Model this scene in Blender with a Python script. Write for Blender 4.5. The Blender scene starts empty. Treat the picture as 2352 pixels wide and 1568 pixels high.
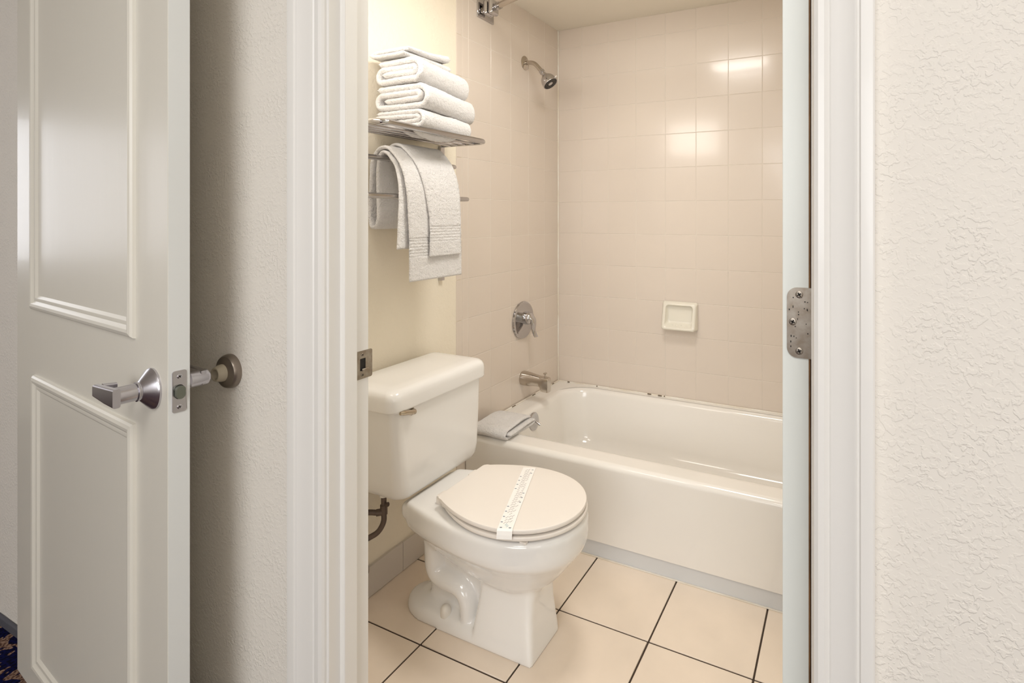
import bpy, bmesh, math, random
from mathutils import Vector, Matrix, noise
random.seed(7)
C = bpy.context.scene.collection
S = bpy.context.scene

# ------------------------------------------------------------------ camera, world, lights, exposure
F_PX, PSI, HZ, PP, EYE = 1246.0, 0.449, 494.7, 1346.0, 1.245
cd = bpy.data.cameras.new('camera'); cam = bpy.data.objects.new('camera', cd); C.objects.link(cam)
cam.location = (0, 0, EYE); cam.rotation_euler = (math.pi/2, 0, PSI)
cd.sensor_width = 36; cd.lens = F_PX/2352*36
cd.shift_x = -(PP-1176)/2352; cd.shift_y = -(784-HZ)/2352
cd.clip_start = 0.02
S.camera = cam

w = bpy.data.worlds.new('world'); S.world = w; w.use_nodes = True
w.node_tree.nodes['Background'].inputs[0].default_value = (0.75, 0.85, 1.0, 1)
w.node_tree.nodes['Background'].inputs[1].default_value = 1.0

def area(name, loc, look, size, power, col, size_y=None, spread=math.pi):
    d = bpy.data.lights.new(name, 'AREA'); d.energy = power; d.color = col; d.size = size
    if size_y: d.shape = 'RECTANGLE'; d.size_y = size_y
    d.spread = spread
    o = bpy.data.objects.new(name, d); C.objects.link(o); o.location = loc
    o.rotation_euler = (Vector(look)-Vector(loc)).to_track_quat('-Z', 'Y').to_euler()
    return o
def point(name, loc, power, col, rad):
    d = bpy.data.lights.new(name, 'POINT'); d.energy = power; d.color = col; d.shadow_soft_size = rad
    o = bpy.data.objects.new(name, d); C.objects.link(o); o.location = loc
    return o
# daylight through the window at the left end of the hall room, and through the wide window behind the viewer
area('window_light_left', (-4.60, 0.45, 1.40), (0, 0.45, 1.3), 0.34, 4.0, (0.92, 0.94, 1.0), 0.85)
area('window_light_left', (-4.60, -0.45, 1.40), (0, -0.45, 1.3), 1.1, 2.6, (0.97, 0.95, 1.0), 0.85)
area('window_light_rear', (0.15, -3.1, 1.6), (-0.3, 0.7, 1.2), 2.6, 70, (0.96, 0.98, 1.0), 1.3)
# ceiling lamp of the hall room
area('ceiling_lamp', (-0.15, -0.9, 2.55), (-0.15, -0.9, 0), 0.8, 21, (1.0, 0.98, 0.95))
# unseen fill light added at the right, brightening the wall behind the open door
area('added_fill_light', (1.82, -1.0, 1.5), (-1.2, 0.5, 1.2), 0.8, 6, (1.0, 0.96, 0.96), 1.2)
# vanity lamp on the bathroom side of the doorway wall and the ceiling lamp of the bathroom
area('vanity_lamp', (-1.12, 0.87, 1.86), (-1.0, 2.5, 1.6), 0.40, 3.3, (1.0, 0.94, 0.87), 0.26)
area('bathroom_ceiling_lamp', (-0.62, 1.50, 2.22), (-0.62, 1.50, 0), 0.34, 10.8, (1.0, 0.96, 0.905))
S.view_settings.view_transform = 'Standard'; S.view_settings.look = 'None'
S.view_settings.exposure = 0.0; S.view_settings.gamma = 1.0; S.view_settings.use_curve_mapping = False
S.cycles.max_bounces = 10; S.cycles.diffuse_bounces = 6; S.cycles.use_denoising = True

# ------------------------------------------------------------------ helpers
def tag(o, label=None, cat=None, group=None, kind=None):
    if label: o['label'] = label
    if cat: o['category'] = cat
    if group: o['group'] = group
    if kind: o['kind'] = kind
    return o
def empty(name, loc, label, cat, group=None):
    o = bpy.data.objects.new(name, None); C.objects.link(o); o.location = loc
    o.empty_display_size = 0.05
    return tag(o, label, cat, group)
def link(name, me, mat, parent=None, smooth=None):
    if mat is not None and not me.materials: me.materials.append(mat)
    o = bpy.data.objects.new(name, me); C.objects.link(o)
    if parent is not None:
        o.parent = parent; o.matrix_parent_inverse = Matrix.Translation(parent.location).inverted() if parent.type == 'EMPTY' else Matrix()
    return o
def obj(name, bm, mat, parent=None, smooth=False, angle=None):
    me = bpy.data.meshes.new(name)
    bmesh.ops.recalc_face_normals(bm, faces=bm.faces[:])
    bm.to_mesh(me); bm.free()
    if smooth:
        for p in me.polygons: p.use_smooth = True
        if angle: 
            try: me.set_sharp_from_angle(angle=math.radians(angle))
            except Exception: pass
    o = link(name, me, mat, parent)
    if smooth and angle and len(me.vertices) < 4000:
        wn = o.modifiers.new('weighted_normal', 'WEIGHTED_NORMAL'); wn.keep_sharp = True; wn.weight = 100
    return o
def add_box(bm, x0, x1, y0, y1, z0, z1, bev=0.0, seg=2, M=None):
    r = bmesh.ops.create_cube(bm, size=1.0)
    vs = r['verts']
    for v in vs:
        v.co = Vector(((x0+x1)/2+v.co.x*(x1-x0), (y0+y1)/2+v.co.y*(y1-y0), (z0+z1)/2+v.co.z*(z1-z0)))
    if bev > 0:
        es = list({e for v in vs for e in v.link_edges})
        g = bmesh.ops.bevel(bm, geom=es, offset=bev, segments=seg, profile=0.5, affect='EDGES')
        vs = list({v for f in g['faces'] for v in f.verts} | {v for v in vs if v.is_valid})
    if M is not None:
        for v in vs: v.co = M @ v.co
    return vs
def box(name, x0, x1, y0, y1, z0, z1, mat, parent=None, bev=0.0, seg=2, smooth=False):
    bm = bmesh.new(); add_box(bm, x0, x1, y0, y1, z0, z1, bev, seg)
    return obj(name, bm, mat, parent, smooth or bev > 0, 40)
def frame_from(z):
    z = Vector(z).normalized(); a = Vector((0, 0, 1)) if abs(z.z) < 0.9 else Vector((1, 0, 0))
    x = a.cross(z).normalized(); y = z.cross(x)
    return x, y, z
def add_lathe(bm, prof, org, axis, seg=40, sx=1.0, sy=1.0, cap=True):
    """prof: list of (radius, along)"""
    x, y, z = frame_from(axis); org = Vector(org); rings = []
    for r, h in prof:
        rings.append([bm.verts.new(org+z*h+x*(r*sx*math.cos(2*math.pi*k/seg))+y*(r*sy*math.sin(2*math.pi*k/seg))) for k in range(seg)])
    for a, b in zip(rings, rings[1:]):
        for k in range(seg):
            bm.faces.new((a[k], a[(k+1) % seg], b[(k+1) % seg], b[k]))
    if cap:
        bm.faces.new(rings[0]); bm.faces.new(rings[-1])
def add_tube(bm, pts, rad, seg=16, cap=True):
    pts = [Vector(p) for p in pts]; n = len(pts)
    rs = rad if isinstance(rad, (list, tuple)) else [rad]*n
    rings = []; prev = None
    for i, p in enumerate(pts):
        t = (pts[min(i+1, n-1)]-pts[max(i-1, 0)]).normalized()
        if prev is None: x, y, _ = frame_from(t)
        else:
            x = (prev - t*prev.dot(t)).normalized(); y = t.cross(x)
        prev = x
        rings.append([bm.verts.new(p+x*(rs[i]*math.cos(2*math.pi*k/seg))+y*(rs[i]*math.sin(2*math.pi*k/seg))) for k in range(seg)])
    for a, b in zip(rings, rings[1:]):
        for k in range(seg): bm.faces.new((a[k], a[(k+1) % seg], b[(k+1) % seg], b[k]))
    if cap: bm.faces.new(rings[0]); bm.faces.new(rings[-1])
def add_loft(bm, sections, cap0=True, cap1=True):
    rings = [[bm.verts.new(p) for p in s] for s in sections]
    n = len(rings[0])
    for a, b in zip(rings, rings[1:]):
        for k in range(n): bm.faces.new((a[k], a[(k+1) % n], b[(k+1) % n], b[k]))
    if cap0: bm.faces.new(rings[0])
    if cap1: bm.faces.new(rings[-1])
def add_prism(bm, poly, z0, z1, axis='Z', M=None):
    """poly of 2D points extruded; axis Z: (x,y); axis X: (y,z); axis Y: (x,z)"""
    def P(a, b, h):
        v = Vector((a, b, h)) if axis == 'Z' else Vector((h, a, b)) if axis == 'X' else Vector((a, h, b))
        return M @ v if M is not None else v
    add_loft(bm, [[P(a, b, z0) for a, b in poly], [P(a, b, z1) for a, b in poly]])
def fillet(pts, rad, n=6):
    """round the corners of an open polyline (any dimension)"""
    pts = [Vector(p) for p in pts]; out = [pts[0]]
    for i in range(1, len(pts)-1):
        r = rad[i] if isinstance(rad, (list, tuple)) else rad
        a, b, c = pts[i-1], pts[i], pts[i+1]
        d1 = (a-b); d2 = (c-b); l = min(r, d1.length*0.499, d2.length*0.499)
        p0 = b+d1.normalized()*l; p1 = b+d2.normalized()*l
        for k in range(n+1):
            t = k/n; out.append(p0*(1-t)**2+b*2*t*(1-t)+p1*t*t)
    out.append(pts[-1]); return out
def resample(pts, step):
    ds = [0.0]
    for a, b in zip(pts, pts[1:]): ds.append(ds[-1]+(b-a).length)
    n = max(2, int(ds[-1]/step)); out = []; j = 0
    for i in range(n+1):
        s = ds[-1]*i/n
        while j < len(ds)-2 and ds[j+1] < s: j += 1
        L = ds[j+1]-ds[j]; t = 0 if L < 1e-9 else (s-ds[j])/L
        out.append(pts[j].lerp(pts[j+1], min(1, max(0, t))))
    return out, ds[-1]
def rrect(x0, x1, y0, y1, r, n=6):
    """rounded rectangle outline; r single or (r00, r10, r11, r01)"""
    if not isinstance(r, (list, tuple)): r = (r,)*4
    out = []
    for (cx, cy, rr, a0) in ((x0+r[0], y0+r[0], r[0], 180), (x1-r[1], y0+r[1], r[1], 270), (x1-r[2], y1-r[2], r[2], 0), (x0+r[3], y1-r[3], r[3], 90)):
        for k in range(n+1):
            a = math.radians(a0+90*k/n); out.append((cx+rr*math.cos(a), cy+rr*math.sin(a)))
    return out

# ------------------------------------------------------------------ materials
def lin(r, g, b):
    f = lambda c: (c/255/12.92) if c/255 <= 0.04045 else ((c/255+0.055)/1.055)**2.4
    return (f(r), f(g), f(b), 1)
def mat(name, col, rough=0.5, metal=0.0, spec=0.5, bump=None, var=None, coat=0.0, sheen=0.0, sss=0.0):
    """bump: list of (scale, strength, distance, (sx,sy,sz), detail); var: (scale, amount)"""
    m = bpy.data.materials.new(name); m.use_nodes = True; nt = m.node_tree; N = nt.nodes; L = nt.links
    b = N['Principled BSDF']; b.inputs['Base Color'].default_value = col
    b.inputs['Roughness'].default_value = rough; b.inputs['Metallic'].default_value = metal
    b.inputs['Specular IOR Level'].default_value = spec
    b.inputs['Coat Weight'].default_value = coat; b.inputs['Coat Roughness'].default_value = 0.08
    b.inputs['Sheen Weight'].default_value = sheen
    if sss: 
        b.inputs['Subsurface Weight'].default_value = sss; b.inputs['Subsurface Radius'].default_value = (0.01, 0.007, 0.005)
        b.inputs['Subsurface Scale'].default_value = 0.5
    tc = N.new('ShaderNodeTexCoord')
    prev = None
    for bp in (bump or []):
        sc, st, dist, sxyz, det = bp
        mp = N.new('ShaderNodeMapping'); mp.inputs['Scale'].default_value = sxyz; L.new(tc.outputs['Object'], mp.inputs['Vector'])
        nz = N.new('ShaderNodeTexNoise'); nz.inputs['Scale'].default_value = sc; nz.inputs['Detail'].default_value = det
        L.new(mp.outputs[0], nz.inputs['Vector'])
        bn = N.new('ShaderNodeBump'); bn.inputs['Strength'].default_value = st; bn.inputs['Distance'].default_value = dist
        L.new(nz.outputs[0], bn.inputs['Height'])
        if prev: L.new(prev.outputs[0], bn.inputs['Normal'])
        prev = bn
    if prev: L.new(prev.outputs[0], b.inputs['Normal'])
    if var:
        nz = N.new('ShaderNodeTexNoise'); nz.inputs['Scale'].default_value = var[0]; nz.inputs['Detail'].default_value = 3
        L.new(tc.outputs['Object'], nz.inputs['Vector'])
        mx = N.new('ShaderNodeMix'); mx.data_type = 'RGBA'
        mr = N.new('ShaderNodeMapRange'); mr.inputs[1].default_value = 0.35; mr.inputs[2].default_value = 0.7
        L.new(nz.outputs[0], mr.inputs[0]); L.new(mr.outputs[0], mx.inputs[0])
        mx.inputs[6].default_value = col; c2 = var[2] if len(var) > 2 else tuple(c*(1-var[1]) for c in col[:3])+(1,)
        mx.inputs[7].default_value = c2
        L.new(mx.outputs[2], b.inputs['Base Color'])
    return m
one = (1, 1, 1)
def plaster(name, col, strength, scale, dist=0.002):
    """orange-peel wall: flattened blobs of splattered texture"""
    m = mat(name, col, 0.75, spec=0.25); nt = m.node_tree; N = nt.nodes; L = nt.links; b = N['Principled BSDF']
    tc = N.new('ShaderNodeTexCoord')
    n1 = N.new('ShaderNodeTexNoise'); n1.inputs['Scale'].default_value = scale; n1.inputs['Detail'].default_value = 2.5; n1.inputs['Distortion'].default_value = 0.35
    L.new(tc.outputs['Object'], n1.inputs['Vector'])
    r = N.new('ShaderNodeMapRange'); r.inputs[1].default_value = 0.47; r.inputs[2].default_value = 0.60; r.interpolation_type = 'SMOOTHSTEP'
    L.new(n1.outputs[0], r.inputs[0])
    n2 = N.new('ShaderNodeTexNoise'); n2.inputs['Scale'].default_value = scale*0.13; n2.inputs['Detail'].default_value = 2
    L.new(tc.outputs['Object'], n2.inputs['Vector'])
    mu = N.new('ShaderNodeMath'); mu.operation = 'MULTIPLY'
    r2 = N.new('ShaderNodeMapRange'); r2.inputs[1].default_value = 0.35; r2.inputs[2].default_value = 0.65; r2.inputs[3].default_value = 0.25
    L.new(n2.outputs[0], r2.inputs[0]); L.new(r.outputs[0], mu.inputs[0]); L.new(r2.outputs[0], mu.inputs[1])
    bn = N.new('ShaderNodeBump'); bn.inputs['Strength'].default_value = strength; bn.inputs['Distance'].default_value = dist
    L.new(mu.outputs[0], bn.inputs['Height']); L.new(bn.outputs[0], b.inputs['Normal'])
    return m
M = {}
M['hall_wall'] = plaster('hall_wall_paint', lin(232, 227, 219), 0.5, 130, 0.0014)
M['bath_wall'] = plaster('bathroom_wall_paint', lin(237, 229, 212), 0.3, 90, 0.0015)
M['bath_ceiling'] = mat('bathroom_ceiling_paint', lin(236, 230, 218), 0.8, bump=[(60, 0.15, 0.002, one, 2)])
M['trim'] = mat('trim_paint', lin(236, 234, 230), 0.36, coat=0.12, bump=[(40, 0.12, 0.001, (1, 1, 0.06), 3), (500, 0.05, 0.0004, one, 2)])
M['door'] = mat('door_paint', lin(226, 222, 211), 0.33, coat=0.08, bump=[(70, 0.22, 0.0012, (1, 1, 0.10), 3), (260, 0.16, 0.0005, (1, 1, 0.35), 2)])
M['door_edge'] = mat('door_edge_paint', lin(226, 228, 226), 0.35, bump=[(45, 0.15, 0.001, (1, 1, 0.08), 3)])
M['bare_wood'] = mat('bare_wood', lin(140, 100, 60), 0.7, var=(30, 0.5))
M['tile'] = mat('glazed_wall_tile', lin(222, 211, 200), 0.2, coat=0.2, var=(1.5, 0.03), bump=[(22, 0.05, 0.002, one, 1)])
M['grout'] = mat('wall_grout', lin(222, 214, 204), 0.85)
M['caulk'] = mat('white_caulk', lin(238, 234, 226), 0.5, var=(9, 0.0, lin(225, 215, 198)))
M['floor_tile'] = mat('floor_tile', lin(236, 221, 204), 0.32, var=(7, 0.07), bump=[(90, 0.08, 0.001, one, 3)])
M['floor_grout'] = mat('floor_grout', lin(72, 58, 47), 0.9, var=(40, 0.3))
M['base_tile'] = mat('base_tile', lin(205, 198, 190), 0.35)
M['vinyl_base'] = mat('vinyl_base', lin(216, 218, 220), 0.4)
M['porcelain'] = mat('porcelain', lin(236, 235, 233), 0.09, coat=0.35, spec=0.55)
M['enamel'] = mat('tub_enamel', lin(238, 235, 230), 0.13, coat=0.3)
M['seat'] = mat('seat_plastic', lin(236, 230, 223), 0.3)
M['chrome'] = mat('chrome', lin(192, 190, 191), 0.07, metal=1.0)
M['old_chrome'] = mat('dull_chrome', lin(196, 188, 178), 0.16, metal=1.0)
M['nickel'] = mat('satin_nickel', lin(202, 200, 206), 0.25, metal=1.0)
M['steel'] = mat('brushed_steel', lin(176, 168, 158), 0.38, metal=0.9, var=(60, 0.0, lin(150, 138, 124)))
M['bronze'] = mat('aged_nickel', lin(150, 140, 130), 0.35, metal=0.85)
M['brass'] = mat('worn_nickel_lever', lin(180, 168, 150), 0.22, metal=1.0)
M['dark'] = mat('dark_slot', lin(30, 27, 25), 0.7)
M['nozzle'] = mat('dark_rubber', lin(60, 56, 52), 0.5)
M['rubber'] = mat('grey_rubber', lin(176, 166, 146), 0.6)
M['hose'] = mat('braided_hose', lin(105, 92, 84), 0.45, metal=0.5, bump=[(300, 0.5, 0.002, one, 2)])
M['plastic'] = mat('white_plastic', lin(232, 228, 220), 0.4)
M['paper'] = mat('white_paper', lin(246, 244, 241), 0.6)
M['ink'] = mat('grey_ink', lin(150, 142, 146), 0.7)
M['blue_ink'] = mat('blue_ink', lin(70, 88, 118), 0.7)
M['teal_ink'] = mat('teal_ink', lin(90, 160, 180), 0.7)
M['dish'] = mat('soap_dish_glaze', lin(230, 226, 214), 0.15, coat=0.3)
M['terry'] = mat('terry_cloth', lin(240, 238, 237), 0.95, spec=0.1, sheen=0.4, bump=[(430, 0.9, 0.005, one, 3), (130, 0.6, 0.006, one, 2), (28, 0.35, 0.010, one, 2)])
M['base_strip'] = mat('dark_carpet_edge', lin(84, 84, 92), 0.9, bump=[(300, 0.5, 0.002, one, 2)])
M['bolt_metal'] = mat('latch_bolt_metal', lin(120, 124, 112), 0.45, metal=0.6)
def carpet():
    m = mat('navy_and_tan_carpet', (0, 0, 0, 1), 0.95, spec=0.1, bump=[(700, 0.8, 0.004, one, 2)])
    nt = m.node_tree; N = nt.nodes; L = nt.links; b = N['Principled BSDF']; tc = N.new('ShaderNodeTexCoord')
    n1 = N.new('ShaderNodeTexNoise'); n1.inputs['Scale'].default_value = 11; n1.inputs['Detail'].default_value = 2; n1.inputs['Distortion'].default_value = 1.2
    L.new(tc.outputs['Object'], n1.inputs['Vector'])
    r1 = N.new('ShaderNodeValToRGB'); r1.color_ramp.interpolation = 'CONSTANT'
    e = r1.color_ramp.elements; e[0].position = 0; e[0].color = lin(10, 14, 72); e[1].position = 0.52; e[1].color = lin(168, 138, 118)
    n2 = N.new('ShaderNodeTexNoise'); n2.inputs['Scale'].default_value = 130; n2.inputs['Detail'].default_value = 2
    L.new(tc.outputs['Object'], n2.inputs['Vector'])
    r2 = N.new('ShaderNodeMapRange'); r2.inputs[1].default_value = 0.42; r2.inputs[2].default_value = 0.56
    L.new(n2.outputs[0], r2.inputs[0])
    mx = N.new('ShaderNodeMix'); mx.data_type = 'RGBA'; mx.blend_type = 'MULTIPLY'
    r3 = N.new('ShaderNodeMapRange'); r3.inputs[3].default_value = 0.85; r3.inputs[4].default_value = 0.1
    L.new(r2.outputs[0], r3.inputs[0]); L.new(r3.outputs[0], mx.inputs[0])
    L.new(n1.outputs[0], r1.inputs[0]); L.new(r1.outputs[0], mx.inputs[6]); mx.inputs[7].default_value = lin(90, 50, 55)
    L.new(mx.outputs[2], b.inputs['Base Color'])
    return m
M['carpet'] = carpet()

# ------------------------------------------------------------------ setting: shell
XW, YB, YW, YT, ZC, XR = -1.415, 2.586, 0.722, 1.785, 2.245, 0.135
XJL, XJR = -0.893, -0.0400          # faces of the two jambs
YJ = 0.815                          # bathroom side of the doorway wall
def struct(o): o['kind'] = 'structure'; return o
# doorway wall (one body with the opening)
bm = bmesh.new()
add_box(bm, -4.7, XJL-0.02, YW, YJ, 0, 2.62)
add_box(bm, XJR+0.02, 1.9, YW, YJ, 0, 2.62)
add_box(bm, XJL-0.02, XJR+0.02, YW, YJ, 2.17, 2.62)
struct(obj('wall_front', bm, M['hall_wall']))
struct(box('wall_far_left', -4.8, -4.7, -3.2, YJ, 0, 2.62, M['hall_wall']))
struct(box('wall_far_right', 1.9, 2.0, -3.2, YJ, 0, 2.62, M['hall_wall']))
struct(box('wall_rear', -4.8, 2.0, -3.3, -3.2, 0, 2.62, M['hall_wall']))
struct(box('ceiling_hall', -4.8, 2.0, -3.3, YJ, 2.62, 2.70, M['bath_ceiling']))
struct(box('carpet', -4.8, 2.0, -3.3, 0.79, -0.05, 0.0, M['carpet']))
b_ = struct(box('baseboard_front', -4.7, -1.03, YW-0.012, YW, 0, 0.026, M['base_strip'], bev=0.004))
# bathroom
wl = struct(box('wall_left', XW-0.1, XW, YJ, YB+0.1, 0, ZC, M['bath_wall']))
wb = struct(box('wall_back', XW, XR+0.1, YB, YB+0.1, 0, ZC, M['grout']))
struct(box('wall_right', XR, XR+0.1, YJ, YB, 0, ZC, M['bath_wall']))
struct(box('ceiling', XW-0.1, XR+0.1, YJ, YB+0.1, ZC, ZC+0.1, M['bath_ceiling']))
fl = struct(box('floor', XW-0.1, XR+0.1, 0.79, YB+0.1, -0.06, -0.003, M['floor_grout']))

# floor tiles
P, G = 0.2968, 0.0052
k = 0
xs = [-1.4145+P*i for i in range(-1, 7)]; ys = [0.914+P*i for i in range(-1, 4)]
tile_mesh = None
for i in range(len(xs)-1):
    for j in range(len(ys)-1):
        x0, x1 = max(xs[i]+G/2, XW+0.001), min(xs[i+1]-G/2, XR-0.001)
        y0, y1 = max(ys[j]+G/2, 0.795), min(ys[j+1]-G/2, 1.80)
        if x1-x0 < 0.02 or y1-y0 < 0.02: continue
        full = abs(x1-x0-(P-G)) < 1e-4 and abs(y1-y0-(P-G)) < 1e-4
        if full and tile_mesh is not None:
            o = link('tile', tile_mesh, None, fl); o.location = (xs[i]+G/2, ys[j]+G/2, random.uniform(-0.0004, 0.0002))
        else:
            bm = bmesh.new(); add_box(bm, 0, x1-x0, 0, y1-y0, -0.008, 0.0, 0.0012, 1)
            o = obj('tile', bm, M['floor_tile'], fl, True, 40); o.location = (x0, y0, 0)
            if full: tile_mesh = o.data

# wall tiles: rows share the same heights on both walls
ZR = [0.349, 0.489]+[0.489+0.1652*i for i in range(1, 11)]+[ZC]
GW = 0.0026
meshes = {}
def wtile(parent, axis, a0, a1, z0, z1, plane, sgn, bull=False):
    wd, ht = a1-a0-GW, z1-z0-GW
    if wd < 0.008 or ht < 0.008: return
    key = (round(wd, 4), round(ht, 4), axis)
    if key not in meshes:
        bm = bmesh.new(); add_box(bm, -wd/2, wd/2, -0.004, 0.004, -ht/2, ht/2, 0.0009, 1)
        if axis == 'Y':
            for v in bm.verts: v.co = Vector((v.co.y, v.co.x, v.co.z))
        me = bpy.data.meshes.new('tile'); bmesh.ops.recalc_face_normals(bm, faces=bm.faces[:]); bm.to_mesh(me); bm.free()
        meshes[key] = me
    o = link('tile', meshes[key], M['tile'], parent)
    c = (a0+a1)/2; z = (z0+z1)/2; off = plane + sgn*(-0.0028+random.uniform(-0.00015, 0.00015))
    o.location = (c, off, z) if axis == 'X' else (off, c, z)
    t1, t2 = random.uniform(-0.0028, 0.0028), random.uniform(-0.0028, 0.0028)
    o.rotation_euler = (t1, 0, t2) if axis == 'X' else (0, t1, t2)
xb = [XW+0.0035]+[-1.2704+0.1534*i for i in range(0, 10)]
xb = [x for x in xb if x < XR-0.01]+[XR]
SOAP = (5-1, 3)
sx0, sx1, sz0, sz1 = -0.8102, -0.6568, None, None
for i in range(len(xb)-1):
    for j in range(len(ZR)-1):
        wtile(wb, 'X', xb[i], xb[i+1], ZR[j], ZR[j+1], YB, -1)
# grout bed of the tiled part of the plumbing wall, then its tiles
gb = box('grout_bed', XW, XW+0.0005, 1.772, YB, 0, ZC, M['grout'], wl)
yb = [1.772, 1.812]+[1.812+0.157*i for i in range(1, 5)]+[YB-0.0035]
for i in range(len(yb)-1):
    for j in range(len(ZR)-1):
        wtile(wl, 'Y', yb[i], yb[i+1], ZR[j], ZR[j+1], XW, 1)
# bullnose column that ends the tile
for j in range(len(ZR)-1):
    bm = bmesh.new(); z0, z1 = ZR[j]+GW/2, ZR[j+1]-GW/2
    pr = [(XW-0.002, 1.734), (XW+0.0005, 1.7345), (XW+0.0012, 1.737), (XW+0.0016, 1.742), (XW+0.0016, 1.7695), (XW+0.001, 1.7705), (XW-0.002, 1.7705)]
    add_prism(bm, pr, z0, z1)
    obj('tile', bm, M['tile'], wl, True, 40)
bm = bmesh.new(); add_box(bm, XW-0.001, XW+0.004, 1.735, YT+0.02, 0.0, 0.347)
obj('tile', bm, M['tile'], wl)
# caulk beads: inside corner and along the tub
bm = bmesh.new(); add_box(bm, XW, XW+0.0075, YB-0.0075, YB, 0.349, ZC, 0.003, 2)
obj('caulk', bm, M['caulk'], wb, True)
# baseboard tiles beside the toilet
bl = struct(box('baseboard_left', XW, XW+0.006, YJ, 1.734, 0, 0.098, M['grout']))
for y0 in (0.84, 1.035, 1.2345, 1.434, 1.6335):
    y1 = min(y0+0.1985, 1.734)
    box('tile', XW+0.004, XW+0.014, y0, y1, 0.001, 0.1, M['base_tile'], bl, bev=0.0025)
# vinyl strip under the tub apron with its caulk line
struct(box('trim_5', XW+0.002, XR, 1.800, 1.812, 0.0, 0.062, M['vinyl_base'], bev=0.002))
struct(box('trim_6', XW+0.002, XR, 1.795, 1.801, 0.0, 0.004, M['caulk'], bev=0.0015))

# windows of the hall room (behind the viewer and at the left end; outside the picture)
wn1 = struct(box('window_1', -4.705, -4.69, -2.15, -0.45, 0.85, 2.05, M['trim'])); 
bpy.data.objects.remove(wn1)
def window_frame(name, axis, c0, c1, z0, z1, plane):
    bm = bmesh.new(); t = 0.05
    for (a0, a1, b0, b1) in ((c0-t, c1+t, z0-t, z0), (c0-t, c1+t, z1, z1+t), (c0-t, c0, z0, z1), (c1, c1+t, z0, z1)):
        if axis == 'X': add_box(bm, plane-0.02, plane+0.02, a0, a1, b0, b1)
        else: add_box(bm, a0, a1, plane-0.02, plane+0.02, b0, b1)
    struct(obj(name, bm, M['trim']))
window_frame('window_1', 'X', -1.0, 0.64, 0.95, 1.85, -4.68)
window_frame('window_2', 'Y', -0.8, 1.1, 0.95, 2.25, -3.18)

# casings and jambs
PROF = [(0, 0), (0, 0.006), (0.03, 0.0105), (0.10, 0.013), (0.20, 0.0125), (0.255, 0.009), (0.28, 0.0075), (0.31, 0.0095), (0.42, 0.0115), (0.56, 0.0125),
        (0.68, 0.0165), (0.715, 0.0170), (0.735, 0.0145), (0.76, 0.0150), (0.785, 0.0180), (0.90, 0.0190), (0.97, 0.0185), (1.0, 0.0165), (1.0, 0)]
def casing(name, x_in, x_out, z1):
    bm = bmesh.new()
    add_prism(bm, [(x_in+(x_out-x_in)*u, YW-h) for u, h in PROF], 0.0, z1)
    return struct(obj(name, bm, M['trim'], None, True, 22))
casing('trim_1', XJL-0.006, -0.993, 2.26)
casing('trim_2', XJR+0.0015, 0.0285, 2.26)
bm = bmesh.new(); add_prism(bm, [(2.16+0.09*u, YW-h) for u, h in PROF][::-1], -0.993, 0.0285, 'X', Matrix(((1, 0, 0, 0), (0, 0, 1, 0), (0, 1, 0, 0), (0, 0, 0, 1))))
struct(obj('trim_7', bm, M['trim'], None, True, 22))
jl = struct(box('trim_3', XJL-0.02, XJL, YW-0.001, YJ+0.001, 0, 2.17, M['trim'], bev=0.0012))
bm = bmesh.new(); add_prism(bm, rrect(XJL-0.004, XJL+0.012, 0.7465, 0.778, 0.0025, 3), 0, 2.17)
obj('door_stop_strip', bm, M['trim'], jl, True, 40)
jr = struct(box('trim_4', XJR, XJR+0.02, YW-0.001, YJ+0.001, 0, 2.17, M['trim'], bev=0.0012))
box('door_stop_strip', XJR-0.0005, XJR+0.004, 0.7465, 0.778, 0, 2.17, M['trim'], jr, bev=0.001)
struct(box('trim_8', XJL, XJR, YW-0.001, YJ+0.001, 2.15, 2.17, M['trim']))

# strike plate on the left jamb
def screw(name, c, axis, r, parent, m, depth=0.001):
    bm = bmesh.new(); add_lathe(bm, [(r, -0.0005), (r, depth*0.5), (r*0.85, depth), (r*0.5, depth*1.1)], c, axis, 20)
    o = obj(name, bm, m, parent, True, 40)
    x, y, z = frame_from(axis); bm = bmesh.new()
    R = Matrix((x, y, z)).transposed().to_4x4(); R.translation = Vector(c)+z*depth*1.1
    Rz = R @ Matrix.Rotation(random.uniform(0.3, 1.2), 4, 'Z')
    for a in (0, 1):
        q = (r*0.62, r*0.16) if a else (r*0.16, r*0.62)
        vs = add_box(bm, -q[0], q[0], -q[1], q[1], -0.0002, 0.0003)
        for v in vs: v.co = Rz @ v.co
    obj('cross_slot', bm, M['dark'], o)
    return o
def plate_with_hole(bm, outer, hole, h0, h1, axis, flip=False):
    """outer and hole outlines with equal counts, joined as a ring and given thickness"""
    n = len(outer)
    def P(p, h): return Vector((h, p[0], p[1])) if axis == 'X' else Vector((p[0], h, p[1]))
    L = [[bm.verts.new(P(p, h)) for p in ring] for ring in (outer, hole) for h in (h0, h1)]
    o0, o1, i0, i1 = L
    for k in range(n):
        j = (k+1) % n
        bm.faces.new((o0[k], o0[j], o1[j], o1[k])); bm.faces.new((i0[k], i0[j], i1[j], i1[k]))
        bm.faces.new((o1[k], o1[j], i1[j], i1[k])); bm.faces.new((o0[k], o0[j], i0[j], i0[k]))
bm = bmesh.new()
plate_with_hole(bm, rrect(0.7805, 0.8245, 0.912, 0.969, 0.004, 4), rrect(0.793, 0.807, 0.9285, 0.9535, 0.001, 4), XJL, XJL+0.0018, 'X')
sp = obj('strike_plate', bm, M['steel'], jl, True, 30); sp['label'] = 'worn steel strike plate with latch hole'
box('latch_hole', XJL+0.0002, XJL+0.0006, 0.7925, 0.8075, 0.928, 0.954, M['dark'], sp)
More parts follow.
